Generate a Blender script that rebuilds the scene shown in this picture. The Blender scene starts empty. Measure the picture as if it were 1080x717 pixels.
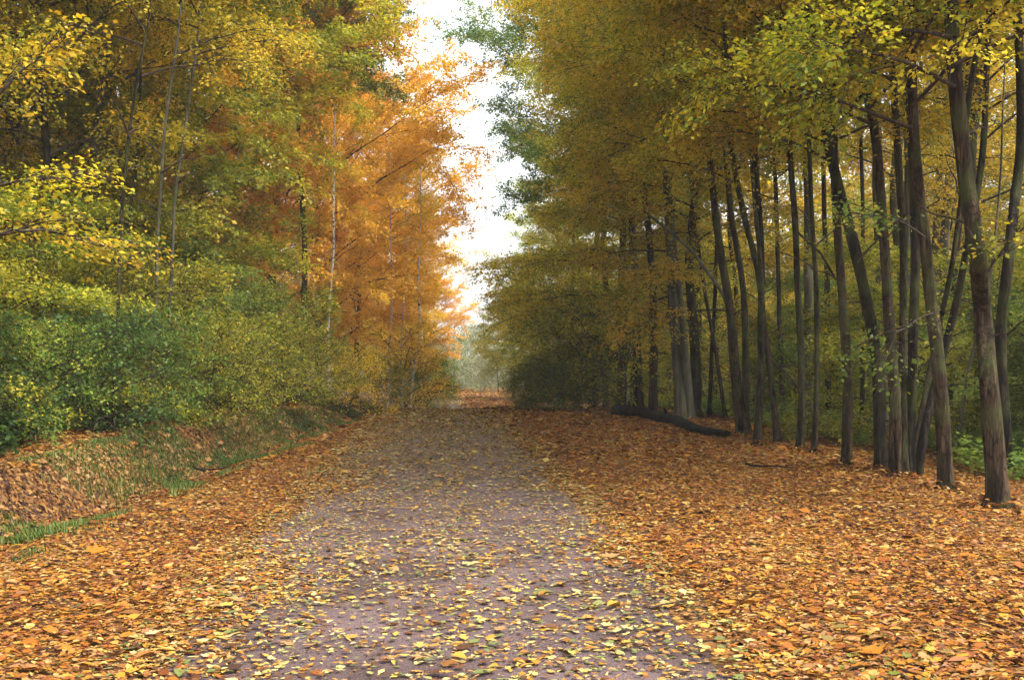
import bpy, math, random
import numpy as np
from mathutils import Vector, Matrix, Euler

# ------------------------------------------------------------------ camera, sky, sun, exposure
scene = bpy.context.scene
COL = scene.collection
R_ = math.radians
F_PX, CX, CY, CAMH = 1100.0, 540.0, 358.5, 1.6
cd = bpy.data.cameras.new('camera'); cd.sensor_width = 36.0; cd.lens = 36.0*F_PX/1080.0
cd.clip_start = 0.05; cd.clip_end = 3000
cam = bpy.data.objects.new('camera', cd); COL.objects.link(cam)
cam.location = (0, 0, CAMH)
cam.rotation_euler = (R_(90+0.81), 0, R_(-4.0))
scene.camera = cam
CR = np.array(cam.rotation_euler.to_matrix())

world = bpy.data.worlds.new('World'); scene.world = world; world.use_nodes = True
wn = world.node_tree; wn.nodes.clear()
SUN_EL, SUN_ROT = 56, 122          # degrees; soft light from the right and a little behind the viewer
sky = wn.nodes.new('ShaderNodeTexSky'); sky.sky_type = 'NISHITA'; sky.sun_disc = False
sky.sun_elevation = R_(SUN_EL); sky.sun_rotation = R_(SUN_ROT)
sky.dust_density = 4.0; sky.air_density = 1.0; sky.ozone_density = 1.0
hs = wn.nodes.new('ShaderNodeHueSaturation'); hs.inputs['Saturation'].default_value = 0.22
bg = wn.nodes.new('ShaderNodeBackground'); bg.inputs['Strength'].default_value = 0.15
wo = wn.nodes.new('ShaderNodeOutputWorld')
wn.links.new(sky.outputs[0], hs.inputs['Color']); wn.links.new(hs.outputs[0], bg.inputs['Color'])
wn.links.new(bg.outputs[0], wo.inputs['Surface'])

sl = bpy.data.lights.new('sun', 'SUN'); sl.energy = 1.3; sl.angle = R_(30); sl.color = (1.0, 0.95, 0.86)
sun = bpy.data.objects.new('sun', sl); COL.objects.link(sun)
sdir = Vector((math.sin(R_(SUN_ROT))*math.cos(R_(SUN_EL)), math.cos(R_(SUN_ROT))*math.cos(R_(SUN_EL)), math.sin(R_(SUN_EL))))
sun.rotation_euler = sdir.to_track_quat('Z', 'Y').to_euler()

scene.view_settings.view_transform = 'Standard'; scene.view_settings.look = 'None'
scene.view_settings.gamma = 1.0; scene.view_settings.use_curve_mapping = False
scene.view_settings.exposure = 2.1
scene.render.engine = 'CYCLES'
cy = scene.cycles
cy.max_bounces = 8; cy.diffuse_bounces = 5; cy.glossy_bounces = 1; cy.transmission_bounces = 5
cy.transparent_max_bounces = 4; cy.volume_bounces = 1
cy.caustics_reflective = False; cy.caustics_refractive = False
cy.use_adaptive_sampling = True; cy.adaptive_threshold = 0.02
cy.use_denoising = True
try: cy.denoiser = 'OPENIMAGEDENOISE'
except Exception: pass

# ------------------------------------------------------------------ terrain function and pixel helpers
_yy = np.linspace(-60, 700, 3041)
_zz = np.interp(_yy, [-60, 0, 25, 30, 36, 45, 55, 80, 140, 700], [0, 0, 0, -.07, -.27, -.82, -1.34, -1.72, -2.2, -1.0])
_k = np.hanning(17); _k /= _k.sum()
_zz = np.convolve(np.pad(_zz, 8, mode='edge'), _k, mode='valid')
def smooth(a, b, v):
    t = np.clip((v-a)/(b-a), 0, 1); return t*t*(3-2*t)
def bumps(x, y):
    return (0.030*np.sin(1.9*x+0.7*y+1.2)*np.sin(1.3*y-0.6*x) + 0.018*np.sin(4.1*x-2.2*y)*np.sin(3.7*y+1.1*x+.4)
            + 0.010*np.sin(9.1*x+1.0)*np.sin(7.7*y+3.1*x))
def foot(y):                                     # x of the foot of the left bank
    return -3.75 + np.clip(y-9, -6, 20)*0.075 + 0.10*np.sin(y*1.1)
def ground_z(x, y):
    x = np.asarray(x, float); y = np.asarray(y, float)
    z = np.interp(y, _yy, _zz)
    f = foot(y)
    bh = np.interp(y, [0, 15, 28, 45, 90], [.56, .48, .30, .25, .22])
    z = z + bh*smooth(f, f-.65, x) + 0.5*smooth(-6.5, -14, x) + 1.2*smooth(-14, -60, x)
    z = z - 0.09*np.exp(-((x-f-0.15)/0.3)**2)                              # shallow ditch at its foot
    off = smooth(1.3, 2.4, np.abs(x))
    z = z + off*bumps(x, y)*np.where(x < f, 2.2, 1.0)
    z = z + 0.05*np.exp(-((x-2.6)/0.7)**2)*off
    z = z - 0.25*smooth(7.0, 14, x)
    return z
def gz(x, y): return float(ground_z(x, y))
def ray(px, py):
    d = CR @ np.array([(px-CX)/F_PX, -(py-CY)/F_PX, -1.0]); return d
def on_ground(px, py):                           # where the line of sight meets the ground
    d = ray(px, py); t = 2.0
    while t < 200:
        p = np.array([0, 0, CAMH]) + d*t
        if p[2] <= gz(p[0], p[1]): return p
        t += 0.05
    return p
def at(px, py, depth): return np.array([0, 0, CAMH]) + ray(px, py)*depth

# ------------------------------------------------------------------ mesh helpers
def build(name, V, Fc, mats, parent=None, attrs=None, smooth_=False, mat_idx=None):
    """V (n,3); Fc list of (k, faces array (m,k))"""
    V = np.asarray(V, np.float32)
    me = bpy.data.meshes.new(name)
    me.vertices.add(len(V)); me.vertices.foreach_set('co', V.ravel())
    nl = sum(f.size for f in Fc); nf = sum(len(f) for f in Fc)
    me.loops.add(nl); me.polygons.add(nf)
    me.loops.foreach_set('vertex_index', np.concatenate([f.ravel() for f in Fc]).astype(np.int32))
    tot = np.concatenate([np.full(len(f), f.shape[1]) for f in Fc]).astype(np.int32)
    st = np.concatenate([[0], np.cumsum(tot)[:-1]]).astype(np.int32)
    me.polygons.foreach_set('loop_start', st)
    try: me.polygons.foreach_set('loop_total', tot)
    except Exception: pass
    if smooth_: me.polygons.foreach_set('use_smooth', np.ones(nf, bool))
    if mat_idx is not None: me.polygons.foreach_set('material_index', mat_idx.astype(np.int32))
    for k, v in (attrs or {}).items():
        a = me.attributes.new(k, 'FLOAT', 'POINT'); a.data.foreach_set('value', np.asarray(v, np.float32))
    me.update(calc_edges=True)
    for m in (mats if isinstance(mats, (list, tuple)) else [mats]): me.materials.append(m)
    o = bpy.data.objects.new(name, me); COL.objects.link(o)
    if parent: o.parent = parent
    return o

def tubes(P, Rr, S, flute=None):
    """batch of tubes: P (N,K,3), Rr (N,K); returns verts, quads"""
    N, K, _ = P.shape
    T = np.empty_like(P); T[:, 1:-1] = P[:, 2:]-P[:, :-2]; T[:, 0] = P[:, 1]-P[:, 0]; T[:, -1] = P[:, -1]-P[:, -2]
    T /= np.linalg.norm(T, axis=2, keepdims=True)+1e-9
    mean = T.mean(axis=1)
    ref = np.where(np.abs(mean[:, 2:3]) > 0.8, np.array([[1., 0, 0]]), np.array([[0, 0, 1.]]))[:, None, :]
    A = np.cross(T, np.broadcast_to(ref, T.shape)); A /= np.linalg.norm(A, axis=2, keepdims=True)+1e-9
    B = np.cross(T, A)
    th = np.arange(S)*2*math.pi/S
    rad = Rr[:, :, None]*np.ones(S)
    if flute is not None: rad = rad*flute
    V = P[:, :, None, :] + rad[..., None]*(A[:, :, None, :]*np.cos(th)[:, None] + B[:, :, None, :]*np.sin(th)[:, None])
    V = V.reshape(-1, 3)
    i = np.arange(N)[:, None, None]*K*S; j = np.arange(K-1)[None, :, None]*S; k = np.arange(S)[None, None, :]
    k2 = (k+1) % S
    Q = np.stack([i+j+k, i+j+k2, i+j+S+k2, i+j+S+k], axis=-1).reshape(-1, 4)
    return V, Q
def join(parts):
    Vs, Qs, n = [], [], 0
    for V, Q in parts:
        Vs.append(V); Qs.append(Q+n); n += len(V)
    return np.concatenate(Vs), np.concatenate(Qs)

def empty(name, loc, label, cat, group=None, rz=0.0, sc=1.0, kind=None):
    o = bpy.data.objects.new(name, None); COL.objects.link(o)
    o.location = loc; o.rotation_euler = (0, 0, rz); o.scale = (sc, sc, sc); o.empty_display_size = 0.2
    o['label'] = label; o['category'] = cat
    if group: o['group'] = group
    if kind: o['kind'] = kind
    return o
def tag(o, label=None, cat=None, group=None, kind=None):
    if label: o['label'] = label
    if cat: o['category'] = cat
    if group: o['group'] = group
    if kind: o['kind'] = kind
    return o
def child_copy(src, parent, loc=(0, 0, 0), rz=0.0, sc=1.0, mat=None, name=None):
    c = src.copy(); COL.objects.link(c); c.parent = parent
    if name: c.name = name
    c.location = loc; c.rotation_euler = (0, 0, rz)
    c.scale = sc if isinstance(sc, (tuple, list)) else (sc, sc, sc)
    if mat is not None: c.material_slots[0].link = 'OBJECT'; c.material_slots[0].material = mat
    return c

# ------------------------------------------------------------------ materials
def new_mat(name):
    m = bpy.data.materials.new(name); m.use_nodes = True; m.node_tree.nodes.clear()
    return m, m.node_tree.nodes, m.node_tree.links
def ramp(nodes, stops):
    r = nodes.new('ShaderNodeValToRGB'); e = r.color_ramp.elements
    while len(e) < len(stops): e.new(0.5)
    for el, (p, c) in zip(e, stops): el.position = p; el.color = (*c, 1)
    return r
def leaf_mat(name, cols, trans=0.48, gloss=0.015, rough=0.45, wc=0.5):
    m, n, l = new_mat(name)
    a = n.new('ShaderNodeAttribute'); a.attribute_name = 'lr'
    b = n.new('ShaderNodeAttribute'); b.attribute_name = 'cl'
    mx = n.new('ShaderNodeMix'); mx.data_type = 'FLOAT'; mx.inputs[0].default_value = wc
    l.new(a.outputs['Fac'], mx.inputs[2]); l.new(b.outputs['Fac'], mx.inputs[3])
    k = len(cols)
    r = ramp(n, [((i+0.3)/(k-0.4), c) for i, c in enumerate(cols)])
    l.new(mx.outputs[0], r.inputs[0])
    oi = n.new('ShaderNodeObjectInfo')
    mr = n.new('ShaderNodeMapRange'); mr.inputs['To Min'].default_value = 0.485; mr.inputs['To Max'].default_value = 0.515
    l.new(oi.outputs['Random'], mr.inputs['Value'])
    mv = n.new('ShaderNodeMapRange'); mv.inputs['To Min'].default_value = 0.85; mv.inputs['To Max'].default_value = 1.12
    l.new(oi.outputs['Random'], mv.inputs['Value'])
    h = n.new('ShaderNodeHueSaturation'); l.new(r.outputs[0], h.inputs['Color']); l.new(mr.outputs[0], h.inputs['Hue']); l.new(mv.outputs[0], h.inputs['Value'])
    d = n.new('ShaderNodeBsdfDiffuse'); t = n.new('ShaderNodeBsdfTranslucent'); g = n.new('ShaderNodeBsdfGlossy')
    g.inputs['Roughness'].default_value = rough
    l.new(h.outputs[0], d.inputs[0]); l.new(h.outputs[0], t.inputs[0])
    m1 = n.new('ShaderNodeMixShader'); m1.inputs[0].default_value = trans
    l.new(d.outputs[0], m1.inputs[1]); l.new(t.outputs[0], m1.inputs[2])
    m2 = n.new('ShaderNodeMixShader'); m2.inputs[0].default_value = gloss
    l.new(m1.outputs[0], m2.inputs[1]); l.new(g.outputs[0], m2.inputs[2])
    o = n.new('ShaderNodeOutputMaterial'); l.new(m2.outputs[0], o.inputs[0])
    return m
L_YELLOW = leaf_mat('leaves_yellow', [(.12,.16,.015), (.32,.29,.02), (.58,.40,.02), (.72,.40,.02)])
L_GOLD   = leaf_mat('leaves_gold', [(.26,.24,.02), (.62,.43,.03), (.76,.48,.03), (.72,.36,.03)])
L_ORANGE = leaf_mat('leaves_orange', [(.32,.25,.03), (.68,.37,.03), (.84,.42,.035), (.84,.47,.09)])
L_BRONZE = leaf_mat('leaves_bronze', [(.10,.17,.02), (.36,.36,.03), (.70,.52,.03), (.72,.43,.03)])
L_OLIVE  = leaf_mat('leaves_olive', [(.08,.13,.015), (.21,.25,.018), (.45,.40,.02), (.72,.48,.02)])
L_YGREEN = leaf_mat('leaves_yellow_green', [(.08,.13,.018), (.20,.24,.022), (.36,.34,.025), (.64,.46,.03)])
L_GREEN  = leaf_mat('leaves_green', [(.055,.11,.02), (.12,.20,.03), (.22,.29,.04), (.46,.40,.04)], gloss=.012)
L_DGREEN = leaf_mat('leaves_dark_green', [(.03,.07,.016), (.06,.12,.024), (.10,.16,.03), (.30,.27,.03)], gloss=.012)
L_PINE   = leaf_mat('leaves_oak_green', [(.04,.10,.02), (.08,.17,.035), (.15,.23,.04), (.45,.34,.03)], gloss=.012)
L_MIST   = leaf_mat('leaves_mist_greyed', [(.10,.13,.06), (.17,.20,.09), (.25,.26,.12), (.34,.30,.14)])  # far foliage: the veil of mist is mixed into this paler, greyer leaf colour
L_GROUND = leaf_mat('fallen_leaves_mixed', [(0.0215,0.0103,0.0069), (0.0774,0.0258,0.0103), (0.1720,0.0516,0.0120), (0.2580,0.0903,0.0120), (0.3096,0.1290,0.0138), (0.1118,0.0430,0.0172), (0.3612,0.1806,0.0172), (0.3612,0.2580,0.0774), (0.2838,0.1118,0.0516), (0.1118,0.1204,0.0215)], trans=.15, gloss=.02, rough=.5, wc=.22)
L_GROUNDP = leaf_mat('fallen_leaves_on_path', [(0.0420,0.0185,0.0134), (0.1092,0.0378,0.0185), (0.2100,0.0756,0.0168), (0.3024,0.1428,0.0210), (0.2520,0.1176,0.0588), (0.3528,0.2184,0.0420), (0.3528,0.2688,0.1344), (0.1344,0.1428,0.0420), (0.0672,0.0756,0.0252)], trans=.15, gloss=.02, rough=.5, wc=.1)
L_LITTER = leaf_mat('fallen_leaves_brown', [(0.0225,0.0117,0.0081), (0.0630,0.0270,0.0126), (0.1350,0.0540,0.0180), (0.2250,0.1035,0.0315), (0.2520,0.1530,0.0720)], trans=.1, gloss=.015, wc=.25)
GRASS    = leaf_mat('grass_blades', [(.03,.05,.012), (.06,.10,.018), (.10,.13,.022), (.20,.17,.04)], trans=.25)

def bark_mat(name, c1, c2, c3, scale=7.0, moss=0.0, bump=0.5, bands=False):
    m, n, l = new_mat(name)
    tc = n.new('ShaderNodeTexCoord'); mp = n.new('ShaderNodeMapping'); mp.inputs['Scale'].default_value = (1, 1, 0.09)
    l.new(tc.outputs['Object'], mp.inputs[0])
    nz = n.new('ShaderNodeTexNoise'); nz.inputs['Scale'].default_value = scale*2.2; nz.inputs['Detail'].default_value = 8; nz.inputs['Roughness'].default_value = .65
    l.new(mp.outputs[0], nz.inputs['Vector'])
    n2 = n.new('ShaderNodeTexNoise'); n2.inputs['Scale'].default_value = 2.3; n2.inputs['Detail'].default_value = 4
    l.new(tc.outputs['Object'], n2.inputs['Vector'])
    r = ramp(n, [(.40, c1), (.50, c2), (.66, c3)]); l.new(nz.outputs[0], r.inputs[0])
    last = r.outputs[0]
    vo = n.new('ShaderNodeTexVoronoi'); vo.feature = 'DISTANCE_TO_EDGE'; vo.inputs['Scale'].default_value = scale*4.5
    mq = n.new('ShaderNodeMapping'); mq.inputs['Scale'].default_value = (1, 1, 0.14); l.new(tc.outputs['Object'], mq.inputs[0])
    nd = n.new('ShaderNodeTexNoise'); nd.inputs['Scale'].default_value = 9; l.new(mq.outputs[0], nd.inputs['Vector'])
    ad = n.new('ShaderNodeMix'); ad.data_type = 'VECTOR'; ad.inputs[0].default_value = .06; l.new(mq.outputs[0], ad.inputs[4]); l.new(nd.outputs['Color'], ad.inputs[5]); l.new(ad.outputs[1], vo.inputs['Vector'])
    if bump > .6:
        rc = ramp(n, [(0, (.25, .25, .25)), (.16, (1.15, 1.15, 1.15))]); l.new(vo.outputs['Distance'], rc.inputs[0])
        mc = n.new('ShaderNodeMix'); mc.data_type = 'RGBA'; mc.blend_type = 'MULTIPLY'; mc.inputs[0].default_value = 1
        l.new(last, mc.inputs[6]); l.new(rc.outputs[0], mc.inputs[7]); last = mc.outputs[2]
    if moss > 0:
        r2 = ramp(n, [(.46, (0, 0, 0)), (.62, (moss, moss, moss))]); l.new(n2.outputs[0], r2.inputs[0])
        mx = n.new('ShaderNodeMix'); mx.data_type = 'RGBA'; l.new(r2.outputs[0], mx.inputs[0])
        l.new(last, mx.inputs[6]); mx.inputs[7].default_value = (.05, .058, .018, 1); last = mx.outputs[2]
    if bands:
        mp2 = n.new('ShaderNodeMapping'); mp2.inputs['Scale'].default_value = (1.2, 1.2, 7); l.new(tc.outputs['Object'], mp2.inputs[0])
        n3 = n.new('ShaderNodeTexNoise'); n3.inputs['Scale'].default_value = 1.6; n3.inputs['Detail'].default_value = 5; l.new(mp2.outputs[0], n3.inputs['Vector'])
        r3 = ramp(n, [(.57, (0, 0, 0)), (.63, (1, 1, 1))]); l.new(n3.outputs[0], r3.inputs[0])
        mx = n.new('ShaderNodeMix'); mx.data_type = 'RGBA'; l.new(r3.outputs[0], mx.inputs[0])
        l.new(last, mx.inputs[6]); mx.inputs[7].default_value = (.05, .045, .04, 1); last = mx.outputs[2]
    b = n.new('ShaderNodeBump'); b.inputs['Strength'].default_value = bump; b.inputs['Distance'].default_value = .06
    l.new(nz.outputs[0], b.inputs['Height'])
    p = n.new('ShaderNodeBsdfPrincipled'); p.inputs['Roughness'].default_value = .85
    p.inputs['Specular IOR Level'].default_value = .08
    l.new(last, p.inputs['Base Color']); l.new(b.outputs[0], p.inputs['Normal'])
    o = n.new('ShaderNodeOutputMaterial'); l.new(p.outputs[0], o.inputs[0])
    return m
B_BROWN = bark_mat('bark_brown', (.012,.008,.005), (.038,.024,.014), (.085,.056,.034), moss=.6, bump=1.0)
B_DARK  = bark_mat('bark_dark', (.006,.0045,.003), (.018,.013,.009), (.042,.03,.02), moss=.6, bump=1.0)
B_MOSSY = bark_mat('bark_mossy', (.011,.009,.005), (.033,.027,.014), (.072,.06,.033), moss=.5, bump=.9)
B_GREY  = bark_mat('bark_grey', (.045,.041,.028), (.09,.083,.058), (.15,.14,.10), scale=3, moss=.5, bump=.5)
B_BIRCH = bark_mat('bark_birch', (.26,.24,.21), (.40,.38,.34), (.50,.48,.44), scale=3, bump=.2, bands=True)
B_LOG   = bark_mat('bark_wet_black', (.004,.004,.0045), (.010,.0095,.010), (.025,.024,.025), moss=.25, bump=.8)
B_TWIG  = bark_mat('bark_twig', (.02,.015,.01), (.045,.032,.024), (.08,.06,.045), bump=.1)

def ground_mat():
    m, n, l = new_mat('leaf_litter_ground')
    tc = n.new('ShaderNodeTexCoord')
    v = n.new('ShaderNodeTexVoronoi'); v.inputs['Scale'].default_value = 17; l.new(tc.outputs['Object'], v.inputs['Vector'])
    wn_ = n.new('ShaderNodeTexWhiteNoise'); l.new(v.outputs['Color'], wn_.inputs['Vector'])
    r = ramp(n, [(0, (.025,.012,.008)), (.3, (.07,.028,.011)), (.6, (.15,.055,.014)), (.85, (.22,.10,.022)), (1, (.11,.08,.02))])
    l.new(wn_.outputs['Value'], r.inputs[0])
    ns = n.new('ShaderNodeTexNoise'); ns.inputs['Scale'].default_value = 1.3; ns.inputs['Detail'].default_value = 5; l.new(tc.outputs['Object'], ns.inputs['Vector'])
    r2 = ramp(n, [(.42, (0, 0, 0)), (.62, (.45, .45, .45))]); l.new(ns.outputs[0], r2.inputs[0])
    mx = n.new('ShaderNodeMix'); mx.data_type = 'RGBA'; l.new(r2.outputs[0], mx.inputs[0]); l.new(r.outputs[0], mx.inputs[6]); mx.inputs[7].default_value = (.04, .024, .014, 1)
    b = n.new('ShaderNodeBump'); b.inputs['Distance'].default_value = .03; b.inputs['Strength'].default_value = .8
    l.new(v.outputs['Distance'], b.inputs['Height'])
    p = n.new('ShaderNodeBsdfPrincipled'); p.inputs['Roughness'].default_value = .8; p.inputs['Specular IOR Level'].default_value = .2
    l.new(mx.outputs[2], p.inputs['Base Color']); l.new(b.outputs[0], p.inputs['Normal'])
    o = n.new('ShaderNodeOutputMaterial'); l.new(p.outputs[0], o.inputs[0]); return m
def path_mat():
    m, n, l = new_mat('damp_gravel_path')
    tc = n.new('ShaderNodeTexCoord')
    ns = n.new('ShaderNodeTexNoise'); ns.inputs['Scale'].default_value = 90; ns.inputs['Detail'].default_value = 6; l.new(tc.outputs['Object'], ns.inputs['Vector'])
    n2 = n.new('ShaderNodeTexNoise'); n2.inputs['Scale'].default_value = 1.1; n2.inputs['Detail'].default_value = 6; l.new(tc.outputs['Object'], n2.inputs['Vector'])
    v = n.new('ShaderNodeTexVoronoi'); v.inputs['Scale'].default_value = 70; l.new(tc.outputs['Object'], v.inputs['Vector'])
    r = ramp(n, [(.30, (.050,.032,.029)), (.55, (.100,.069,.064)), (.75, (.155,.115,.108))]); l.new(ns.outputs[0], r.inputs[0])
    r2 = ramp(n, [(.35, (.60,.56,.58)), (.65, (1.12,1.07,1.12))]); l.new(n2.outputs[0], r2.inputs[0])
    mx = n.new('ShaderNodeMix'); mx.data_type = 'RGBA'; mx.blend_type = 'MULTIPLY'; mx.inputs[0].default_value = 1
    l.new(r.outputs[0], mx.inputs[6]); l.new(r2.outputs[0], mx.inputs[7])
    r4 = ramp(n, [(0, (1.5, 1.45, 1.4)), (.08, (1, 1, 1))]); r4.color_ramp.interpolation = 'CONSTANT'; l.new(v.outputs['Distance'], r4.inputs[0])
    mx2 = n.new('ShaderNodeMix'); mx2.data_type = 'RGBA'; mx2.blend_type = 'MULTIPLY'; mx2.inputs[0].default_value = .8
    l.new(mx.outputs[2], mx2.inputs[6]); l.new(r4.outputs[0], mx2.inputs[7])
    b = n.new('ShaderNodeBump'); b.inputs['Distance'].default_value = .012; b.inputs['Strength'].default_value = .9; l.new(ns.outputs[0], b.inputs['Height'])
    rr = ramp(n, [(.35, (.42,)*3), (.65, (.75,)*3)]); l.new(n2.outputs[0], rr.inputs[0])
    p = n.new('ShaderNodeBsdfPrincipled'); p.inputs['Specular IOR Level'].default_value = .25
    l.new(rr.outputs[0], p.inputs['Roughness'])
    l.new(mx2.outputs[2], p.inputs['Base Color']); l.new(b.outputs[0], p.inputs['Normal'])
    o = n.new('ShaderNodeOutputMaterial'); l.new(p.outputs[0], o.inputs[0]); return m
M_GROUND, M_PATH = ground_mat(), path_mat()

# ------------------------------------------------------------------ ground and path
def grid_sheet(name, xs, ys, dz, mat):
    X, Y = np.meshgrid(xs, ys); Z = ground_z(X, Y)+dz
    V = np.stack([X, Y, Z], -1).reshape(-1, 3); nx, ny = len(xs), len(ys)
    i = np.arange(ny-1)[:, None]*nx+np.arange(nx-1)[None, :]
    Q = np.stack([i, i+1, i+nx+1, i+nx], -1).reshape(-1, 4)
    return build(name, V, [Q], mat, smooth_=True)
xs = np.concatenate([[-700, -400, -220, -120, -70], np.linspace(-45, -14, 14), np.arange(-12, 12, .14), np.linspace(12.5, 45, 16), [70, 120, 220, 400, 700]])
ys = np.concatenate([[-300, -120, -50, -20], np.arange(-6, 35, .22), np.arange(35, 62, .8), np.linspace(63, 140, 30), [170, 230, 320, 450, 700, 1000]])
ground = grid_sheet('ground', xs, ys, 0, M_GROUND); ground['kind'] = 'structure'; ground['label'] = 'woodland floor covered in fallen autumn leaves with a low bank on the left'
# path strip, ragged edges
pys = np.concatenate([np.arange(-6, 35, .16), np.arange(35, 150, .8)])
rg = np.random.default_rng(5)
def path_edges(y):
    w = 1.48+.06*np.sin(y*.9)+.04*np.sin(y*2.7+1)
    return -w-.0*y, w
le, re_ = path_edges(pys)
le = le+rg.normal(0, .03, len(pys)); re_ = re_+rg.normal(0, .03, len(pys))
tt = np.linspace(0, 1, 15)
PX = le[:, None]*(1-tt)+re_[:, None]*tt; PY = np.repeat(pys[:, None], 15, 1); PZ = ground_z(PX, PY)+.012
i = np.arange(len(pys)-1)[:, None]*15+np.arange(14)[None, :]
path = build('path', np.stack([PX, PY, PZ], -1).reshape(-1, 3), [np.stack([i, i+1, i+16, i+15], -1).reshape(-1, 4)], M_PATH, smooth_=True)
path['kind'] = 'structure'; path['label'] = 'damp purplish gravel path strewn with leaves running straight into the wood'

# ------------------------------------------------------------------ fallen leaves
def ovate():                                     # outline on the unit leaf, stem at x=0
    v = [(-.28, 0, .02), (0, 0, 0), (.18, .24, .06), (.45, .34, .09), (.75, .22, .05), (1, 0, -.03), (.75, -.22, .05), (.45, -.34, .09), (.18, -.24, .06), (.5, 0, -.02)]
    f = [(1, 2, 9), (2, 3, 9), (3, 4, 9), (4, 5, 9), (5, 6, 9), (6, 7, 9), (7, 8, 9), (8, 1, 9), (0, 1, 8)]
    return np.array(v), np.array(f)
def lobed():
    pts = [(0, 0), (.05, .30), (.28, .22), (.35, .58), (.55, .30), (.72, .34), (1, 0), (.72, -.34), (.55, -.30), (.35, -.58), (.28, -.22), (.05, -.30)]
    v = [(x, y, .05+.10*abs(y)*(1 if k % 2 else -1)) for k, (x, y) in enumerate(pts)]+[(.45, 0, 0), (-.5, .02, .03), (-.0, .025, .01)]
    f = [(k, (k+1) % 12, 12) for k in range(12)]+[(13, 14, 0)]
    return np.array(v), np.array(f)
def slim():
    v = [(0, 0, 0), (.25, .13, .05), (.7, .12, .06), (1.15, 0, .1), (.7, -.12, .06), (.25, -.13, .05)]
    return np.array(v), np.array([(0, 1, 5), (1, 2, 5), (2, 4, 5), (2, 3, 4)])
def simple():
    v = [(0, 0, 0), (.5, .34, .09), (1, 0, 0), (.5, -.34, .09)]
    return np.array(v), np.array([(0, 1, 2), (0, 2, 3)])
TEMPL = [ovate(), lobed(), slim(), simple()]
def place_leaves(rng, x, y, size, tilt, lift, templ):
    """leaves lying on the ground; returns V, F(tri), lr, cl"""
    n = len(x)
    Tv, Tf = TEMPL[templ]
    z = ground_z(x, y)+lift
    az = rng.uniform(0, 2*math.pi, n)
    # ground slope
    e = .05
    sx = (ground_z(x+e, y)-ground_z(x-e, y))/(2*e); sy = (ground_z(x, y+e)-ground_z(x, y-e))/(2*e)
    N = np.stack([-sx+rng.normal(0, tilt, n), -sy+rng.normal(0, tilt, n), np.ones(n)], -1)
    N /= np.linalg.norm(N, axis=1, keepdims=True)
    D = np.stack([np.cos(az), np.sin(az), np.zeros(n)], -1); D -= N*(D*N).sum(1, keepdims=True); D /= np.linalg.norm(D, axis=1, keepdims=True)
    S = np.cross(N, D)
    curl = rng.uniform(-1.0, 2.2, n); wid = rng.uniform(.75, 1.25, n)
    V = (D[:, None]*(Tv[:, 0]-.5)[None, :, None]+S[:, None]*(Tv[:, 1][None, :]*wid[:, None])[..., None]+N[:, None]*(Tv[:, 2][None, :]*curl[:, None])[..., None])*size[:, None, None]
    V += np.stack([x, y, z+size*np.abs(rng.normal(0, tilt, n))*.35], -1)[:, None]
    k = len(Tv)
    Fx = (np.arange(n)[:, None, None]*k+Tf[None]).reshape(-1, 3)
    lr = np.repeat(rng.uniform(0, 1, n), k)
    cl = np.repeat(.5+.5*np.sin(x*2.1+.6*y)*np.sin(y*1.3+1.7*np.sin(x)), k)
    return V.reshape(-1, 3), Fx, lr, cl
def merge_leaves(name, sets, mat):
    Vs, Fs, a, b, n = [], [], [], [], 0
    for V, F, lr, cl in sets:
        Vs.append(V); Fs.append(F+n); a.append(lr); b.append(cl); n += len(V)
    return build(name, np.concatenate(Vs), [np.concatenate(Fs)], mat, attrs={'lr': np.concatenate(a), 'cl': np.concatenate(b)})
def scatter(rng, n, x0, x1, y0, y1):
    return rng.uniform(x0, x1, n), rng.uniform(y0, y1, n)
def in_view(x, y, m=.62):                        # generous wedge in front of the camera
    return (np.abs(x-.07*y) < m*y+2.2)
def cover(rng, dens_fn, x0, x1, y0, y1, nmax, size, tilt=.15, lift=.010, near=9.0):
    out = []
    n = int((x1-x0)*(y1-y0)*nmax); x, y = scatter(rng, n, x0, x1, y0, y1)
    keep = in_view(x, y) & (rng.uniform(0, 1, n) < dens_fn(x, y)); x, y = x[keep], y[keep]
    s = size*np.exp(rng.normal(-.08, .40, len(x)))
    nr = y < near
    kind = rng.choice([0, 1, 2], len(x), p=[.62, .2, .18])
    for k in (0, 1, 2):
        q = nr & (kind == k)
        if q.any(): out.append(place_leaves(rng, x[q], y[q], s[q]*(1.15 if k == 1 else 1), tilt, lift+rng.uniform(0, .02, q.sum()), k))
    q = ~nr
    if q.any(): out.append(place_leaves(rng, x[q], y[q], s[q], tilt, lift+rng.uniform(0, .02, q.sum()), 3))
    return out
def n2d(x, y, s, sd):
    return .5+.25*(np.sin(x*s+sd)*np.cos(y*s*.7-sd*2)+np.sin(x*s*2.3-y*s*.9+sd*3)*.7+np.sin(y*s*1.9+x*s*.4+sd)*.5)
rng = np.random.default_rng(11)
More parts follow.
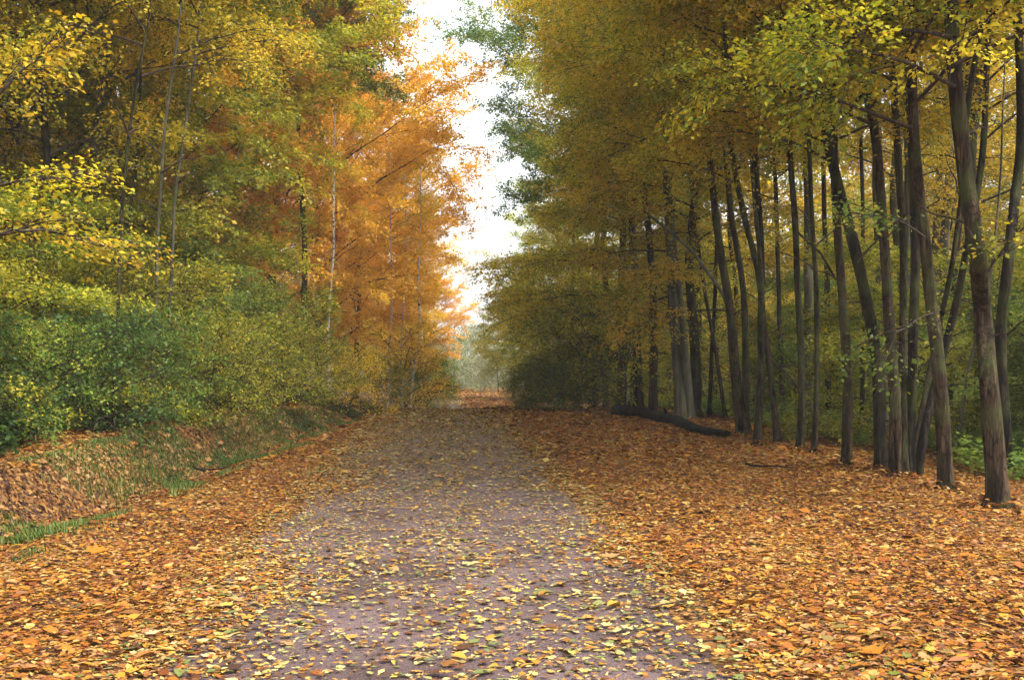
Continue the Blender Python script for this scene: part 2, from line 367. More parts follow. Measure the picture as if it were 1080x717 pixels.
# outside the path: thick cover; it thins out over the path edge
def d_right(x, y):
    ed = 1.46+.30*(n2d(x, y, 1.7, 2)-.5)*2-.15*smooth(8, 22, y)
    return smooth(ed-.22, ed+.38, x)*(.82+.18*n2d(x, y, 2.4, 5))
def d_left(x, y):
    ed = -1.32+.5*(n2d(x, y, 1.3, 9)-.5)*2
    return smooth(ed+.55, ed-.6, x)*(.75+.25*n2d(x, y, 2.1, 4))
sets = []
for (ya, yb, dn, sz) in ((4.2, 9, 2200, .034), (9, 15, 1400, .041), (15, 23, 700, .058), (23, 34, 300, .085), (34, 62, 70, .13), (62, 110, 22, .2)):
    xr = min(9.5, .62*yb+2.5)
    sets += cover(rng, d_right, 1.0, xr+ (4 if ya > 20 else 0), ya, yb, dn, sz)
    sets += cover(rng, lambda x, y: d_left(x, y)*(x > foot(y)-.1), -4.4, -.6, ya, yb, dn*.9, sz)
fallen = merge_leaves('fallen_leaves', sets, L_GROUND)
tag(fallen, 'thick carpet of orange, yellow and brown fallen leaves on both sides of the path', 'fallen leaves', kind='stuff')
sets = []
def d_bank(x, y): return (x < foot(y)+.05)*(x > foot(y)-.75)*(.45+.6*n2d(x, y, 1.5, 7))
def d_top(x, y): return smooth(foot(y)-.45, foot(y)-.75, x)*(.6+.5*n2d(x, y, 1.5, 7))
for (ya, yb, dn, sz) in ((5, 14, 2600, .042), (14, 24, 1100, .055), (24, 40, 300, .09)):
    sets += cover(rng, d_bank, -9.5, -1.8, ya, yb, dn, sz, tilt=.38)
bank_ = sets; sets = []
for (ya, yb, dn, sz) in ((5, 14, 900, .046), (14, 24, 500, .062), (24, 40, 200, .09)):
    sets += cover(rng, d_top, -9.5, -1.8, ya, yb, dn, sz, tilt=.25)
tag(merge_leaves('bank_top_leaves', sets, L_GROUND), 'orange fallen leaves on the flat top of the left bank below the bushes', 'fallen leaves', kind='stuff')
tag(merge_leaves('bank_leaves', bank_, L_LITTER), 'faded brown leaf litter clinging to the face of the left bank', 'leaf litter', kind='stuff')
sets = []
def d_path(x, y): return (.42+.45*n2d(x, y, 2.3, 3)**2)*(1+.45*smooth(9, 24, y))*(np.abs(x) < 1.75)*(1-.35*np.exp(-((np.abs(x-.15)-.55)/.35)**2))
for (ya, yb, dn, sz) in ((4.2, 12, 1150, .034), (12, 22, 850, .046), (22, 34, 480, .075), (34, 90, 60, .12)):
    sets += cover(rng, d_path, -1.8, 1.8, ya, yb, dn, sz, tilt=.10, lift=.016)
tag(merge_leaves('scattered_leaves', sets, L_GROUNDP), 'loose yellow and brown leaves scattered over the damp path', 'scattered leaves', kind='stuff')

# grass at the foot of the bank and on it
def grass(name, x, y, h, rng, mat=GRASS, w=.008):
    n = len(x); z = ground_z(x, y)
    az = rng.uniform(0, 2*math.pi, n); lean = rng.uniform(.1, .8, n)*h
    d = np.stack([np.cos(az), np.sin(az), np.zeros(n)], -1); s = np.stack([-np.sin(az), np.cos(az), np.zeros(n)], -1)
    b = np.stack([x, y, z], -1)
    V = np.stack([b-s*w, b+s*w, b+d*(lean*.35)[:, None]+[0, 0, 1]*(h*.6)[:, None]+s*w*.8, b+d*(lean*.35)[:, None]+[0, 0, 1]*(h*.6)[:, None]-s*w*.8, b+d*lean[:, None]+[0, 0, 1]*h[:, None]], 1)
    i = np.arange(n)[:, None]*5
    return build(name, V.reshape(-1, 3), [i+np.array([[0, 1, 2, 3]]), i+np.array([[3, 2, 4]])], mat,
                 attrs={'lr': np.repeat(rng.uniform(0, 1, n), 5), 'cl': np.repeat(n2d(x, y, 1.1, 3), 5)})
n = 90000; y = 5+35*rng.uniform(0, 1, n)**1.3; x = foot(y)+rng.normal(.15, .22, n)
k = (n2d(x, y, 2.6, 1) > .60); x, y = x[k], y[k]
n2_ = 90000; y2 = rng.uniform(7, 36, n2_); x2 = foot(y2)-rng.uniform(0.0, .85, n2_); k = (n2d(x2, y2, 1.1, 4) > .56-.22*smooth(10, 15, y2)) & (rg.uniform(0,1,n2_) < .6); x2, y2 = x2[k], y2[k]
x = np.concatenate([x, x2]); y = np.concatenate([y, y2])
tag(grass('grass', x, y, rng.uniform(.02, .10, len(x)), rng, w=.005), 'short green grass in patches along the foot of the left bank', 'grass', kind='stuff')

# ------------------------------------------------------------------ trees: branches, sprays, leaves
class Grow:
    def __init__(s, seed): s.rng = np.random.default_rng(seed); s.br = {}; s.tw = []; s.sp = []
    def add_poly(s, P, r0, r1, sides):
        K = len(P); s.br.setdefault((K, sides), []).append((P, np.linspace(r0, r1, K)))
    def poly(s, p0, p1, K, up=0.0, sag=0.0, wob=0.05):
        p0 = np.array(p0, float); p1 = np.array(p1, float); L = np.linalg.norm(p1-p0)
        t = np.linspace(0, 1, K)[:, None]
        c = (p0+p1)/2+np.array([0, 0, up*L])
        P = (1-t)**2*p0+2*t*(1-t)*c+t**2*p1
        P[:, 2] -= sag*L*t[:, 0]**3
        w = s.rng.normal(0, wob*L/K*1.6, (K, 3)); w[0] = 0
        return P+np.cumsum(w, 0)*np.clip(t*2, 0, 1)
    def limb(s, p0, p1, r0, nsec=8, up=.12, sag=.05, ntw=6, twl=.8, seclen=.42, flat=.25, start=.25, K=8, leafy=1.0):
        rng = s.rng
        P = s.poly(p0, p1, K, up, sag, .06); s.add_poly(P, r0, max(.006, r0*.22), 5)
        L = np.linalg.norm(P[-1]-P[0])
        for i in range(nsec):
            t = start+(1-start)*(i+rng.uniform(0, 1))/nsec
            f = min(t*(K-1), K-1.001); j = int(f); q = P[j]*(1-(f-j))+P[j+1]*(f-j)
            T = P[min(j+1, K-1)]-P[j]; T = T/(np.linalg.norm(T)+1e-9)
            side = (1 if i % 2 else -1)*rng.uniform(.5, 1.1)
            H = np.array([-T[1], T[0], 0]); H /= np.linalg.norm(H)+1e-9
            d = T*math.cos(side)+H*math.sin(side)+np.array([0, 0, rng.normal(0.02, flat)])
            d /= np.linalg.norm(d)
            sl_ = L*(seclen*(1-t)+.16)*rng.uniform(.7, 1.25)+.15
            S = s.poly(q, q+d*sl_, 5, rng.uniform(0, .1), rng.uniform(0, .14), .08)
            s.add_poly(S, max(.006, r0*.35*(1-.6*t)), .004, 4)
            m = max(2, int(ntw*(.5+sl_/1.5)))
            s.twigs(S, m, twl*min(1, .5+sl_/2.5), flat, leafy)
        s.twigs(P[K//2:], max(2, ntw), twl, flat, leafy)
    def twigs(s, S, m, twl, flat, leafy=1.0):
        rng = s.rng; K = len(S); clump = rng.uniform(0, 1)
        for i in range(m):
            t = .12+.88*(i+rng.uniform(0, 1))/m; f = min(t*(K-1), K-1.001); j = int(f)
            q = S[j]*(1-(f-j))+S[j+1]*(f-j); T = S[j+1]-S[j]; T = T/(np.linalg.norm(T)+1e-9)
            side = (1 if i % 2 else -1)*rng.uniform(.25, 1.15)
            H = np.array([-T[1], T[0], 0]); H /= np.linalg.norm(H)+1e-9
            d = T*math.cos(side)+H*math.sin(side)+np.array([0, 0, rng.normal(-.04, flat*.9)]); d /= np.linalg.norm(d)
            l_ = twl*rng.uniform(.55, 1.3)
            s.sp.append((*q, *d, l_, clump*.75+.25*rng.uniform(0, 1), leafy))
    def branch_mesh(s, name, mat, parent=None, twig_geo=True):
        parts = []
        for (K, sd), lst in s.br.items():
            parts.append(tubes(np.array([a for a, _ in lst]), np.array([b for _, b in lst]), sd))
        if twig_geo and s.sp:
            A = np.array(s.sp); p0 = A[:, :3]; d = A[:, 3:6]; L = A[:, 6:7]
            P = np.stack([p0, p0+d*L*.5+[0, 0, .02], p0+d*L+np.array([0, 0, -1])*L*.08], 1)
            parts.append(tubes(P, np.tile([.005, .0035, .0015], (len(A), 1)), 3))
        V, Q = join(parts)
        return build(name, V, [Q], mat, parent, smooth_=True)
    def leaf_mesh(s, name, mat, parent=None, per=34, size=.075, width=.30, tilt=.6, drop=0.0):
        rng = s.rng; A = np.array(s.sp); n0 = len(A)
        if drop > 0:                                                   # thin it unevenly: whole sprays bare
            A = A[rng.uniform(0, 1, n0) > drop]; n0 = len(A)
        cnt = np.maximum(3, (per*A[:, 6]/.8*A[:, 8]*rng.uniform(.4, 1.5, n0))).astype(int)
        idx = np.repeat(np.arange(n0), cnt); n = len(idx)
        p0 = A[idx, :3]; d = A[idx, 3:6]; L = A[idx, 6]; c = A[idx, 7]
        t = rng.uniform(.08, 1.05, n)
        H = np.cross(d, [0, 0, 1.]); H /= np.linalg.norm(H, axis=1, keepdims=True)+1e-9
        U = np.cross(H, d)
        sg = rng.choice([-1, 1], n)
        off = sg*np.abs(rng.normal(0, 1, n))*width*.6*L*(1-.55*t)+sg*.02
        ctr = p0+d*(t*L)[:, None]+H*off[:, None]+U*rng.normal(0, .085, n)[:, None]+np.array([0, 0, -1])*((.08*t**2*L)+np.abs(off)*.18)[:, None]
        ld = d*.8+H*sg[:, None]*.9+rng.normal(0, .4, (n, 3)); ld[:, 2] -= .25; ld /= np.linalg.norm(ld, axis=1, keepdims=True)
        N = U*1.0+rng.normal(0, tilt, (n, 3)); N -= ld*(N*ld).sum(1, keepdims=True); N /= np.linalg.norm(N, axis=1, keepdims=True)+1e-9
        W = np.cross(N, ld)
        sz = size*np.exp(rng.normal(0, .25, n))[:, None]
        V = np.stack([ctr-ld*sz*.5, ctr+W*sz*.33+N*sz*.08-ld*sz*.05, ctr+ld*sz*.5-N*sz*.06, ctr-W*sz*.33+N*sz*.08-ld*sz*.05], 1)
        i = np.arange(n)[:, None]*4
        lr = np.repeat(rng.uniform(0, 1, n), 4); cl = np.repeat(np.clip(c+rng.normal(0, .08, n), 0, 1), 4)
        return build(name, V.reshape(-1, 3), [i+np.array([[0, 1, 2, 3]])], mat, parent, attrs={'lr': lr, 'cl': cl})

def crown(seed, H, rad, nl, bias=0.0, rise=(0.15, .6), prof=None, low=0.0, name_='crown', droop=.08, per=34, size=.075,
          nsec=8, ntw=6, twl=.8, r0=.05, mats=(None, None), width=.3, flat=.42, drop=0.0, seclen=.42, trunk_pull=0.0):
    """crown around a vertical axis from z=0 to H.  bias>0: limbs towards +x are longer"""
    g = Grow(seed); rng = g.rng
    for i in range(nl):
        h = (low+(1-low)*(i+rng.uniform(0, 1))/nl)
        az = i*2.399+rng.normal(0, .35)
        p = prof(h) if prof else math.sin(math.pi*min(1, .25+.72*h))**.8
        r = rad*p*rng.uniform(.75, 1.12)*(1+bias*math.cos(az))
        z0 = h*H*.86
        rs = rise[0]+(rise[1]-rise[0])*h
        end = (r*math.cos(az), r*math.sin(az), z0+r*rs*rng.uniform(.6, 1.3))
        if end[2] > H: end = (end[0], end[1], H)
        g.limb((0, 0, z0), end, r0*(1-.65*h)*(.6+.4*r/rad), nsec=nsec, ntw=ntw, twl=twl, sag=droop*(1-h), flat=flat, up=.10 if rs < .8 else .02, seclen=seclen)
    b = g.branch_mesh('branches', mats[1] or B_TWIG)
    l = g.leaf_mesh(name_, mats[0] or L_OLIVE, per=per, size=size, width=width, drop=drop)
    for o in (b, l): COL.objects.unlink(o)
    return b, l

# library of crowns (shared mesh data); the sources themselves stay out of the scene
random.seed(3)
C_EDGE  = [crown(101+i, 14, 5.2, 34, bias=.25, rise=(-.10, .85), flat=.40, per=34, size=.080, nsec=9, ntw=7, prof=lambda h: (1-.5*h)*(.66+.34*min(1, h*3.5))*(.78+.22*math.sin(h*9))) for i in range(2)]
C_FAN   = [crown(131+i, 13, 5.4, 38, bias=.15, rise=(.35, 1.1), per=46, size=.095, nsec=10, ntw=7, droop=.02, prof=lambda h: math.sin(math.pi*min(1, .28+.62*h))**.7) for i in range(2)]
C_TALL  = [crown(151+i, 10, 3.6, 28, r0=.036, rise=(.3, 1.0), per=46, size=.066, nsec=7, ntw=6) for i in range(2)]
C_THIN  = [crown(171+i, 10, 3.4, 20, r0=.028, rise=(.25, 1.0), per=30, size=.066, nsec=7, ntw=5, drop=.22) for i in range(2)]
C_SHRUB = [crown(191+i, 2.8, 1.9, 20, rise=(.5, 1.1), per=24, size=.062, nsec=6, ntw=6, twl=.5, r0=.02, droop=.1, prof=lambda h: .95-.5*h) for i in range(3)]
C_DENSE = [crown(221+i, 2.2, 1.6, 24, rise=(.3, .9), per=32, size=.062, nsec=6, ntw=6, twl=.45, r0=.018, flat=.5, prof=lambda h: 1-.45*h) for i in range(2)]
C_LAYER = [crown(241+i, 4.2, 3.0, 20, rise=(.0, .35), per=56, size=.062, nsec=8, ntw=7, twl=.75, r0=.03, bias=.2, flat=.12, prof=lambda h: 1-.4*h) for i in range(2)]
C_FAR   = [crown(261+i, 13, 4.6, 26, rise=(.2, .9), per=9, size=.17, nsec=7, ntw=5, twl=.95) for i in range(2)]

def trunk_mesh(P, W, mat, parent, seed=0, sides=16, flare=.7, name='trunk', K=40):
    """smooth trunk through points P with radii W"""
    P = np.array(P, float); W = np.array(W, float); rng = np.random.default_rng(seed)
    s = np.concatenate([[0], np.cumsum(np.linalg.norm(np.diff(P, axis=0), axis=1))])
    # Catmull-like resample
    t = np.linspace(0, 1, K)**1.15*s[-1]
    Q = np.stack([np.interp(t, s, P[:, k]) for k in range(3)], -1)
    for _ in range(3): Q[1:-1] = .25*Q[:-2]+.5*Q[1:-1]+.25*Q[2:]
    L = s[-1]
    wob = np.stack([np.sin(t*1.3+rng.uniform(0, 6))*.012+np.sin(t*3.1+rng.uniform(0, 6))*.006, np.cos(t*1.1+rng.uniform(0, 6))*.02, 0*t], -1)
    Q += wob*np.clip(t/1.0, 0, 1)[:, None]
    rr = np.interp(t, s, W)
    rr = rr*(1+1.25*flare*np.exp(-t/.11)+.2*flare*np.exp(-t/.5))*(1+.03*np.sin(t*5+rng.uniform(0, 6)))
    th = np.arange(sides)*2*math.pi/sides
    ph = rng.uniform(0, 6, 4)
    fl = 1+.05*np.sin(3*th+ph[0]+.3*t[:, None])+.05*np.sin(5*th+ph[1]-.5*t[:, None])+rng.normal(0, .03, (K, sides))
    fl = fl+(.40*np.exp(-t/.22))[:, None]*np.sin(4*th+ph[2])*flare
    V, F = tubes(Q[None], rr[None], sides, fl[None])
    return build(name, V, [F], mat, parent, smooth_=True)

# generic straight trunks, shared
def gen_trunk(seed, H, r, lean=.3):
    rng = np.random.default_rng(seed)
    P = [(0, 0, -.15)]
    for k in range(1, 8):
        P.append((lean*rng.normal(0, .35)*k/4, lean*rng.normal(0, .35)*k/4, H*k/7))
    P[-1] = (0, 0, H)
    W = np.linspace(r, r*.25, 8)
    o = trunk_mesh(P, W, B_BROWN, None, seed=seed, sides=10, K=26); COL.objects.unlink(o); return o
G_TR = [gen_trunk(300+i, 14, .17, .55) for i in range(3)]
G_TRT = [gen_trunk(310+i, 13, .085, .6) for i in range(3)]

def tree(x, y, base, crowns, leafm, label, cat='tree', name='broadleaf_tree', group=None, sc=1.0, rz=None, thin=False, bark=B_BROWN, rng=random, tr=True, tip=None):
    e = empty(name, (x, y, gz(x, y)), label, cat, group, 0, 1)
    rz = rng.uniform(0, 6.28) if rz is None else rz
    b, l = crowns[rng.randrange(len(crowns))]
    H = 14*sc
    if tr:
        src = rng.choice(G_TRT if thin else G_TR)
        child_copy(src, e, (0, 0, 0), rng.uniform(0, 6.28), (sc, sc, (base+b_h(b)*sc)/13.5), bark, 'trunk')
    child_copy(b, e, (0, 0, base), rz, sc, None, 'branches')
    child_copy(l, e, (0, 0, base), rz, sc, leafm, 'crown')
    return e
_bh = {}
def b_h(b):
    k = b.data.name
    if k not in _bh: _bh[k] = float(max(v.co.z for v in b.data.vertices))*.86
    return _bh[k]

FEET = []
BACK = []                                        # (object, colour, what, x, y)
COLN = {}
# ------------------------------------------------------------------ the right-hand row: trunks read off the picture as real trees
def px_trunk(pts, depth, w0, w1, seed, top=12.0, dwander=.25, straight=.4):
    """pts: picture points from base to top; gives world points and radii, then carries on up out of sight"""
    rng = np.random.default_rng(seed)
    P = [at(px, py, depth+(rng.normal(0, dwander) if k else 0)*min(1, k/2)) for k, (px, py) in enumerate(pts)]
    b = P[0].copy(); P[0][2] = gz(b[0], b[1])-.1
    rad = list(np.linspace(w0, w1, len(pts))*.385*depth/F_PX)
    last = P[-1]; d = P[-1]-P[-2]; d = d/np.linalg.norm(d); d = d*straight+np.array([0, 0, 1])*(1-straight); d[1] *= .3
    while last[2] < top:
        last = last+d*1.6; d = d*.7+np.array([0, 0, .3]); P.append(last); rad.append(rad[-1]*.86)
    return P, rad
def depth_of(py): return CAMH*F_PX/(py-374.0)

ROW = 'grey and brown trunks of the row right of the path'
def row_tree(label, stems, base_py, mat, leafm, crowns, seed, crown_z=5.2, csc=.8, crz=math.pi, limbs=(), limbmat=None, group=None, top=12.0, cname='beech_tree'):
    base_py_ = stems[0][0][0][1]
    D = depth_of(base_py) if base_py > 60 else base_py
    p0 = at(stems[0][0][0][0], stems[0][0][0][1], D)
    org = np.array([p0[0], p0[1], gz(p0[0], p0[1])])
    e = empty(cname, tuple(org), label, 'tree', group)
    tops = []; tops_all = []
    for k, (pts, w0, w1) in enumerate(stems):
        side_ = pts[0][1] < base_py_-30
        P, rad = px_trunk(pts, D+(.12*k if k else 0), w0, w1, seed*7+k, top=(0 if side_ else top))
        if side_: P[0] = at(*pts[0], D+.12*k)
        P = [p-org for p in P]; tops_all.append(P)
        if k == 0: rad0_ = rad[0]
        m = mat[k] if isinstance(mat, (list, tuple)) else mat
        trunk_mesh(P, rad, m, e, seed=seed*11+k, flare=0.0 if side_ else .55)
        tops.append([p for p in P if p[2] > crown_z][0] if any(p[2] > crown_z for p in P) else P[-1])
    gr_ = np.random.default_rng(seed+500)
    P0 = [p for p in tops_all[0] if .8 < p[2] < 4.6]
    for q_ in range(int(gr_.integers(1, 4)) if len(P0) > 1 else 0):
        f_ = gr_.uniform(0, len(P0)-1.01); j_ = int(f_); a_ = P0[j_]*(1-f_+j_)+P0[j_+1]*(f_-j_)
        az = gr_.uniform(0, 6.28); ln = gr_.uniform(.12, 1.1); dd = np.array([math.cos(az), math.sin(az), gr_.uniform(.1, .9)])*ln
        pts_ = np.array([a_+dd*t+np.array([0, 0, .06*ln*math.sin(t*5)])+gr_.normal(0, .02*ln, 3)*(t > 0) for t in np.linspace(0, 1, 6)])
        V_, F_ = tubes(pts_[None], np.linspace(.016, .005, 6)[None], 6)
        build('dead_branch', V_, [F_], B_TWIG, e, smooth_=True)
    FEET.append((org[0], org[1], rad0_))
    b, l = crowns[seed % len(crowns)]
    tp = tops[0]
    child_copy(b, e, tuple(tp-np.array([0, 0, .3])), crz, csc, None, 'branches')
    child_copy(l, e, tuple(tp-np.array([0, 0, .3])), crz, csc, leafm, 'crown')
    if limbs:
        for q_, (pa, pb, da, r0, o) in enumerate(limbs):
            g = Grow(seed*13+1+q_)
            A = at(*pa, D)-org; B = at(*pb, D+da)-org
            g.limb(A, B, r0, **o)
            lb = g.branch_mesh('low_branch', B_TWIG, e)
            g.leaf_mesh('leaves', limbmat or leafm, lb, per=26, size=.055, width=.35)
    return e

row_tree('tall pale twin-stemmed grey beech just behind the fallen black log',
         [([(718, 443), (714, 380), (709, 300), (703, 190), (699, 120)], 16, 10), ([(729, 441), (725, 400), (722, 350), (714, 285), (707, 240)], 11, 8)],
         443, B_GREY, L_BRONZE, C_EDGE, 1, crown_z=4.6, csc=.75)
row_tree('leaning brown multi-stemmed tree at the right end of the fallen log',
         [([(783, 458), (779, 420), (774, 374), (771, 324), (757, 257), (752, 196), (746, 130)], 15, 8),
          ([(788, 455), (786, 400), (786, 360), (784, 307), (769, 205), (764, 130)], 10, 7),
          ([(772, 334), (760, 305), (732, 267), (707, 243), (680, 222)], 6, 3)],
         458, [B_BROWN, B_MOSSY, B_GREY], L_BRONZE, C_EDGE, 2, crown_z=5.2, csc=.75)
row_tree('brown tree forking in a narrow V right of the log end',
         [([(798, 468), (803, 420), (804, 383), (803, 300), (787, 240), (774, 178), (768, 110)], 11, 7),
          ([(804, 300), (802, 260), (800, 227), (796, 160), (798, 80)], 9, 6),
          ([(821, 472), (817, 430), (813, 400), (806, 338), (803, 300)], 9, 6)],
         469, [B_MOSSY, B_DARK, B_BROWN], L_BRONZE, C_TALL, 3, crown_z=4.4, csc=.8)
row_tree('slim mossy pole-straight tree with a knot halfway up, left of the pair of thin stems',
         [([(843, 475), (845, 420), (844, 361), (841, 249), (834, 187), (831, 120), (826, 60)], 10, 7)],
         475, B_MOSSY, L_YELLOW, C_TALL, 4, crown_z=4.6, csc=.8)
row_tree('thin greenish tree standing close beside the slim pole-straight tree',
         [([(858, 480), (861, 430), (861, 338), (858, 227), (854, 150), (850, 60)], 8, 5)],
         480, B_MOSSY, L_OLIVE, C_THIN, 5, crown_z=5.4, csc=.7)
row_tree('single brown tree with one dead branch angling up left, left of the big clump',
         [([(893, 492), (894, 436), (891, 358), (885, 280), (883, 210), (880, 140), (876, 60)], 14, 9),
          ([(880, 292), (866, 268), (843, 247), (838, 235)], 3.4, 2)],
         492, B_BROWN, L_OLIVE, C_TALL, 6, crown_z=4.4, csc=.8)
row_tree('dark mossy tree curving strongly up to the left, left edge of the big clump',
         [([(930, 494), (928, 440), (925, 378), (914, 319), (904, 275), (889, 205), (873, 150), (866, 105), (857, 70)], 17, 12)],
         496, B_DARK, L_YELLOW, C_TALL, 7, crown_z=4.4, csc=.8)
row_tree('big clump of four dark trunks splaying from one foot right of centre',
         [([(944, 503), (944, 417), (940, 339), (934, 270), (927, 184), (920, 117), (904, 80)], 16, 11),
          ([(953, 500), (953, 440), (954, 378), (953, 280), (949, 200), (944, 124), (940, 40)], 12, 9),
          ([(960, 498), (958, 470), (963, 400), (966, 339), (966, 270), (963, 167), (957, 67), (955, 10)], 13, 12),
          ([(966, 501), (973, 456), (993, 389), (1008, 327), (1018, 270), (1032, 190), (1040, 110)], 12, 8)],
         503, [B_BROWN, B_MOSSY, B_DARK, B_DARK], L_BRONZE, C_TALL, 8, crown_z=4.4, csc=.85)
row_tree('thin tree leaning right behind the big clump of dark trunks',
         [([(962, 485), (977, 409), (989, 358), (1004, 280), (1016, 200), (1020, 100)], 8, 6)],
         487, B_BROWN, L_OLIVE, C_THIN, 9, crown_z=5.4, csc=.7)
row_tree('brown tree with flared reddish foot, second from the right edge',
         [([(998, 515), (995, 456), (989, 389), (983, 319), (977, 270), (970, 200), (962, 120), (958, 40)], 20, 12)],
         515, B_BROWN, L_BRONZE, C_TALL, 10, crown_z=4.2, csc=.85,
         limbs=[((984, 330), (925, 385), -1.0, .012, dict(nsec=6, ntw=4, twl=.4)), ((975, 250), (900, 215), -1.0, .014, dict(nsec=6, ntw=4, twl=.45))], limbmat=L_GREEN)
row_tree('thickest and nearest trunk at the right edge, forking high up',
         [([(1053, 537), (1051, 456), (1044, 397), (1036, 331), (1030, 270), (1021, 200), (1014, 134), (1007, 67), (1003, 10)], 27, 18),
          ([(1016, 140), (1021, 110), (1027, 70), (1036, 20)], 9, 7)],
         537, [B_BROWN, B_BROWN], L_OLIVE, C_TALL, 11, crown_z=4.2, csc=.85,
         limbs=[((1034, 300), (1085, 235), -.6, .015, dict(nsec=6, ntw=4, twl=.45))], limbmat=L_OLIVE)
row_tree('dark tree half hidden behind the thickest trunk at the right edge',
         [([(1062, 500), (1059, 436), (1055, 358), (1064, 280), (1072, 190), (1078, 100)], 16, 12)],
         502, B_DARK, L_OLIVE, C_THIN, 12, crown_z=5.0, csc=.85)
row_tree('thin crooked sapling leaning right between the two nearest trunks',
         [([(1006, 482), (1012, 440), (1028, 366), (1044, 310), (1050, 250)], 5, 3)],
         482, B_GREY, L_OLIVE, C_THIN, 13, crown_z=5.4, csc=.5)
# paler trunks a little further into the wood
for k, (pts, w0, w1, D, lab, mt) in enumerate([
    ([(930, 455), (930, 340), (928, 260), (925, 160), (924, 60)], 15, 12, 21.5, 'wide pale trunk showing between the dark clump stems', B_GREY),
    ([(852, 452), (852, 330), (853, 205), (850, 100)], 13, 10, 23, 'pale trunk right behind the pair of thin stems', B_GREY),
    ([(1000, 455), (1003, 350), (1012, 250), (1016, 130)], 8, 6, 22, 'thin grey trunk behind the tree with the flared foot', B_BROWN),
    ([(826, 448), (822, 330), (818, 200), (816, 90)], 7, 5, 25, 'slender trunk behind the V-forked tree', B_BROWN),
    ([(689, 436), (690, 360), (688, 290), (680, 200)], 12, 8, 29, 'reddish brown trunk left of the pale twin beech', B_BROWN),
    ([(672, 434), (672, 350), (668, 270), (662, 200)], 8, 6, 31, 'slim dark trunk half hidden by yellow leaves, above the left end of the log', B_DARK),
    ([(748, 440), (752, 350), (756, 250), (758, 160)], 6, 4, 27, 'thin straight stem between the twin beech and the leaning multi-stemmed tree', B_DARK),
    ([(766, 442), (748, 330), (731, 230), (724, 150)], 5, 4, 26, 'thin stem leaning left behind the leaning multi-stemmed tree', B_BROWN),
    ([(875, 462), (873, 360), (870, 250), (868, 120)], 8, 6, 21, 'thin pale stem just left of the single brown tree', B_MOSSY),
    ([(907, 462), (910, 370), (913, 300), (908, 180)], 6, 5, 20, 'narrow stem in the gap left of the curving mossy tree', B_DARK)]):
    row_tree(lab, [(pts, w0, w1)], D, mt, L_OLIVE if k not in (4, 5) else L_BRONZE, C_THIN, 20+k, crown_z=5.5+.5*(k % 3), csc=.8)

rngf = np.random.default_rng(41); sets = []
for (fx, fy, r0_) in FEET:
    n = 160; rr_ = r0_*1.5+np.abs(rngf.normal(0, .16, n)); a_ = rngf.uniform(0, 6.28, n)
    sets.append(place_leaves(rngf, fx+rr_*np.cos(a_), fy+rr_*np.sin(a_), .05*np.exp(rngf.normal(0, .3, n)), .35, .02+.11*np.exp(-(rr_-r0_*1.5)/.12)*rngf.uniform(.3, 1, n), 0))
tag(merge_leaves('leaf_drifts', sets, L_GROUND), 'orange leaves drifted up around the feet of the right-hand trunks', 'fallen leaves', kind='stuff')

# ------------------------------------------------------------------ right wall of beeches beyond the row
rr = random.Random(5)
R_EDGE = [(6.6, 26.5, 2.4, L_BRONZE, 'copper-brown beech whose low sprays hang over the left end of the log', .85),
          (6.2, 32.0, 1.4, L_OLIVE, 'olive and gold beech leaning over the path beyond the log', .92),
          (6.6, 37.5, 2.0, L_BRONZE, 'copper beech reaching furthest over the right side of the path', .98),
          (7.1, 44.0, 1.8, L_YGREEN, 'lime-green beech beyond the crest on the right', .95),
          (6.9, 52.0, 2.2, L_BRONZE, 'bronze beech on the right where the sky gap narrows', .90),
          (7.1, 61.0, 2.6, L_YGREEN, 'yellow-green beech far along the right side', .82),
          (7.2, 72.0, 3.0, L_OLIVE, 'farthest olive tree at the right lip of the sky gap', .78)]
R_EDGE += [(5.6, 78.0, 2.0, L_OLIVE, 'small olive tree arching over the far end of the path from the right', .66)]
for x, y, bz, lm, lab, s in R_EDGE:
    tree(x, y, bz, C_EDGE, lm, lab, name='beech_tree', sc=s, rz=math.pi+rr.uniform(-.4, .4), rng=rr)
tree(8.5, 34, 7, C_FAN, L_PINE, 'tall green-topped oak behind the copper beeches on the right', name='oak_tree', sc=.95, rz=math.pi, rng=rr)
tree(7.6, 50, 8.6, C_FAN, L_PINE, 'tall dark green oak at the top right of the sky gap', name='oak_tree', sc=1.0, rz=math.pi, rng=rr)
# dark green bushes under them
for k, (px, py, s, lm, lab) in enumerate([
    (578, 434, .65, L_GREEN, 'soft green bush at the right of the crest beside the path'), (592, 436, .75, L_GREEN, 'soft green bush left of the log under low beech sprays'),
    (622, 438, .8, L_GREEN, 'green bush touching the left end of the log'), (560, 430, .55, L_GREEN, 'green bush nearest the path on the right beyond the crest'),
    (622, 425, 1.3, L_YGREEN, 'tall yellow-green bush glowing under the beeches left of the log'), (598, 425, 1.1, L_YGREEN, 'tall yellow-green bush behind the dark bushes right of the path'),
    (660, 428, 1.3, L_OLIVE, 'olive bush of bare-looking stems behind the log'), (745, 430, 1.25, L_YGREEN, 'lit yellow-green shrub between the twin beech and leaning tree')]):
    dd = 31+(k % 3)*2.0; p = at(px, py, dd)
    e = empty('bush', (p[0], p[1], gz(p[0], p[1])), lab, 'bush', 'bushes at the right of the path')
    b, l = (C_SHRUB if k > 3 else C_DENSE)[k % 2]; rz = rr.uniform(0, 6)
    child_copy(b, e, (0, 0, 0), rz, s, None, 'stems'); child_copy(l, e, (0, 0, 0), rz, s, lm, 'foliage')

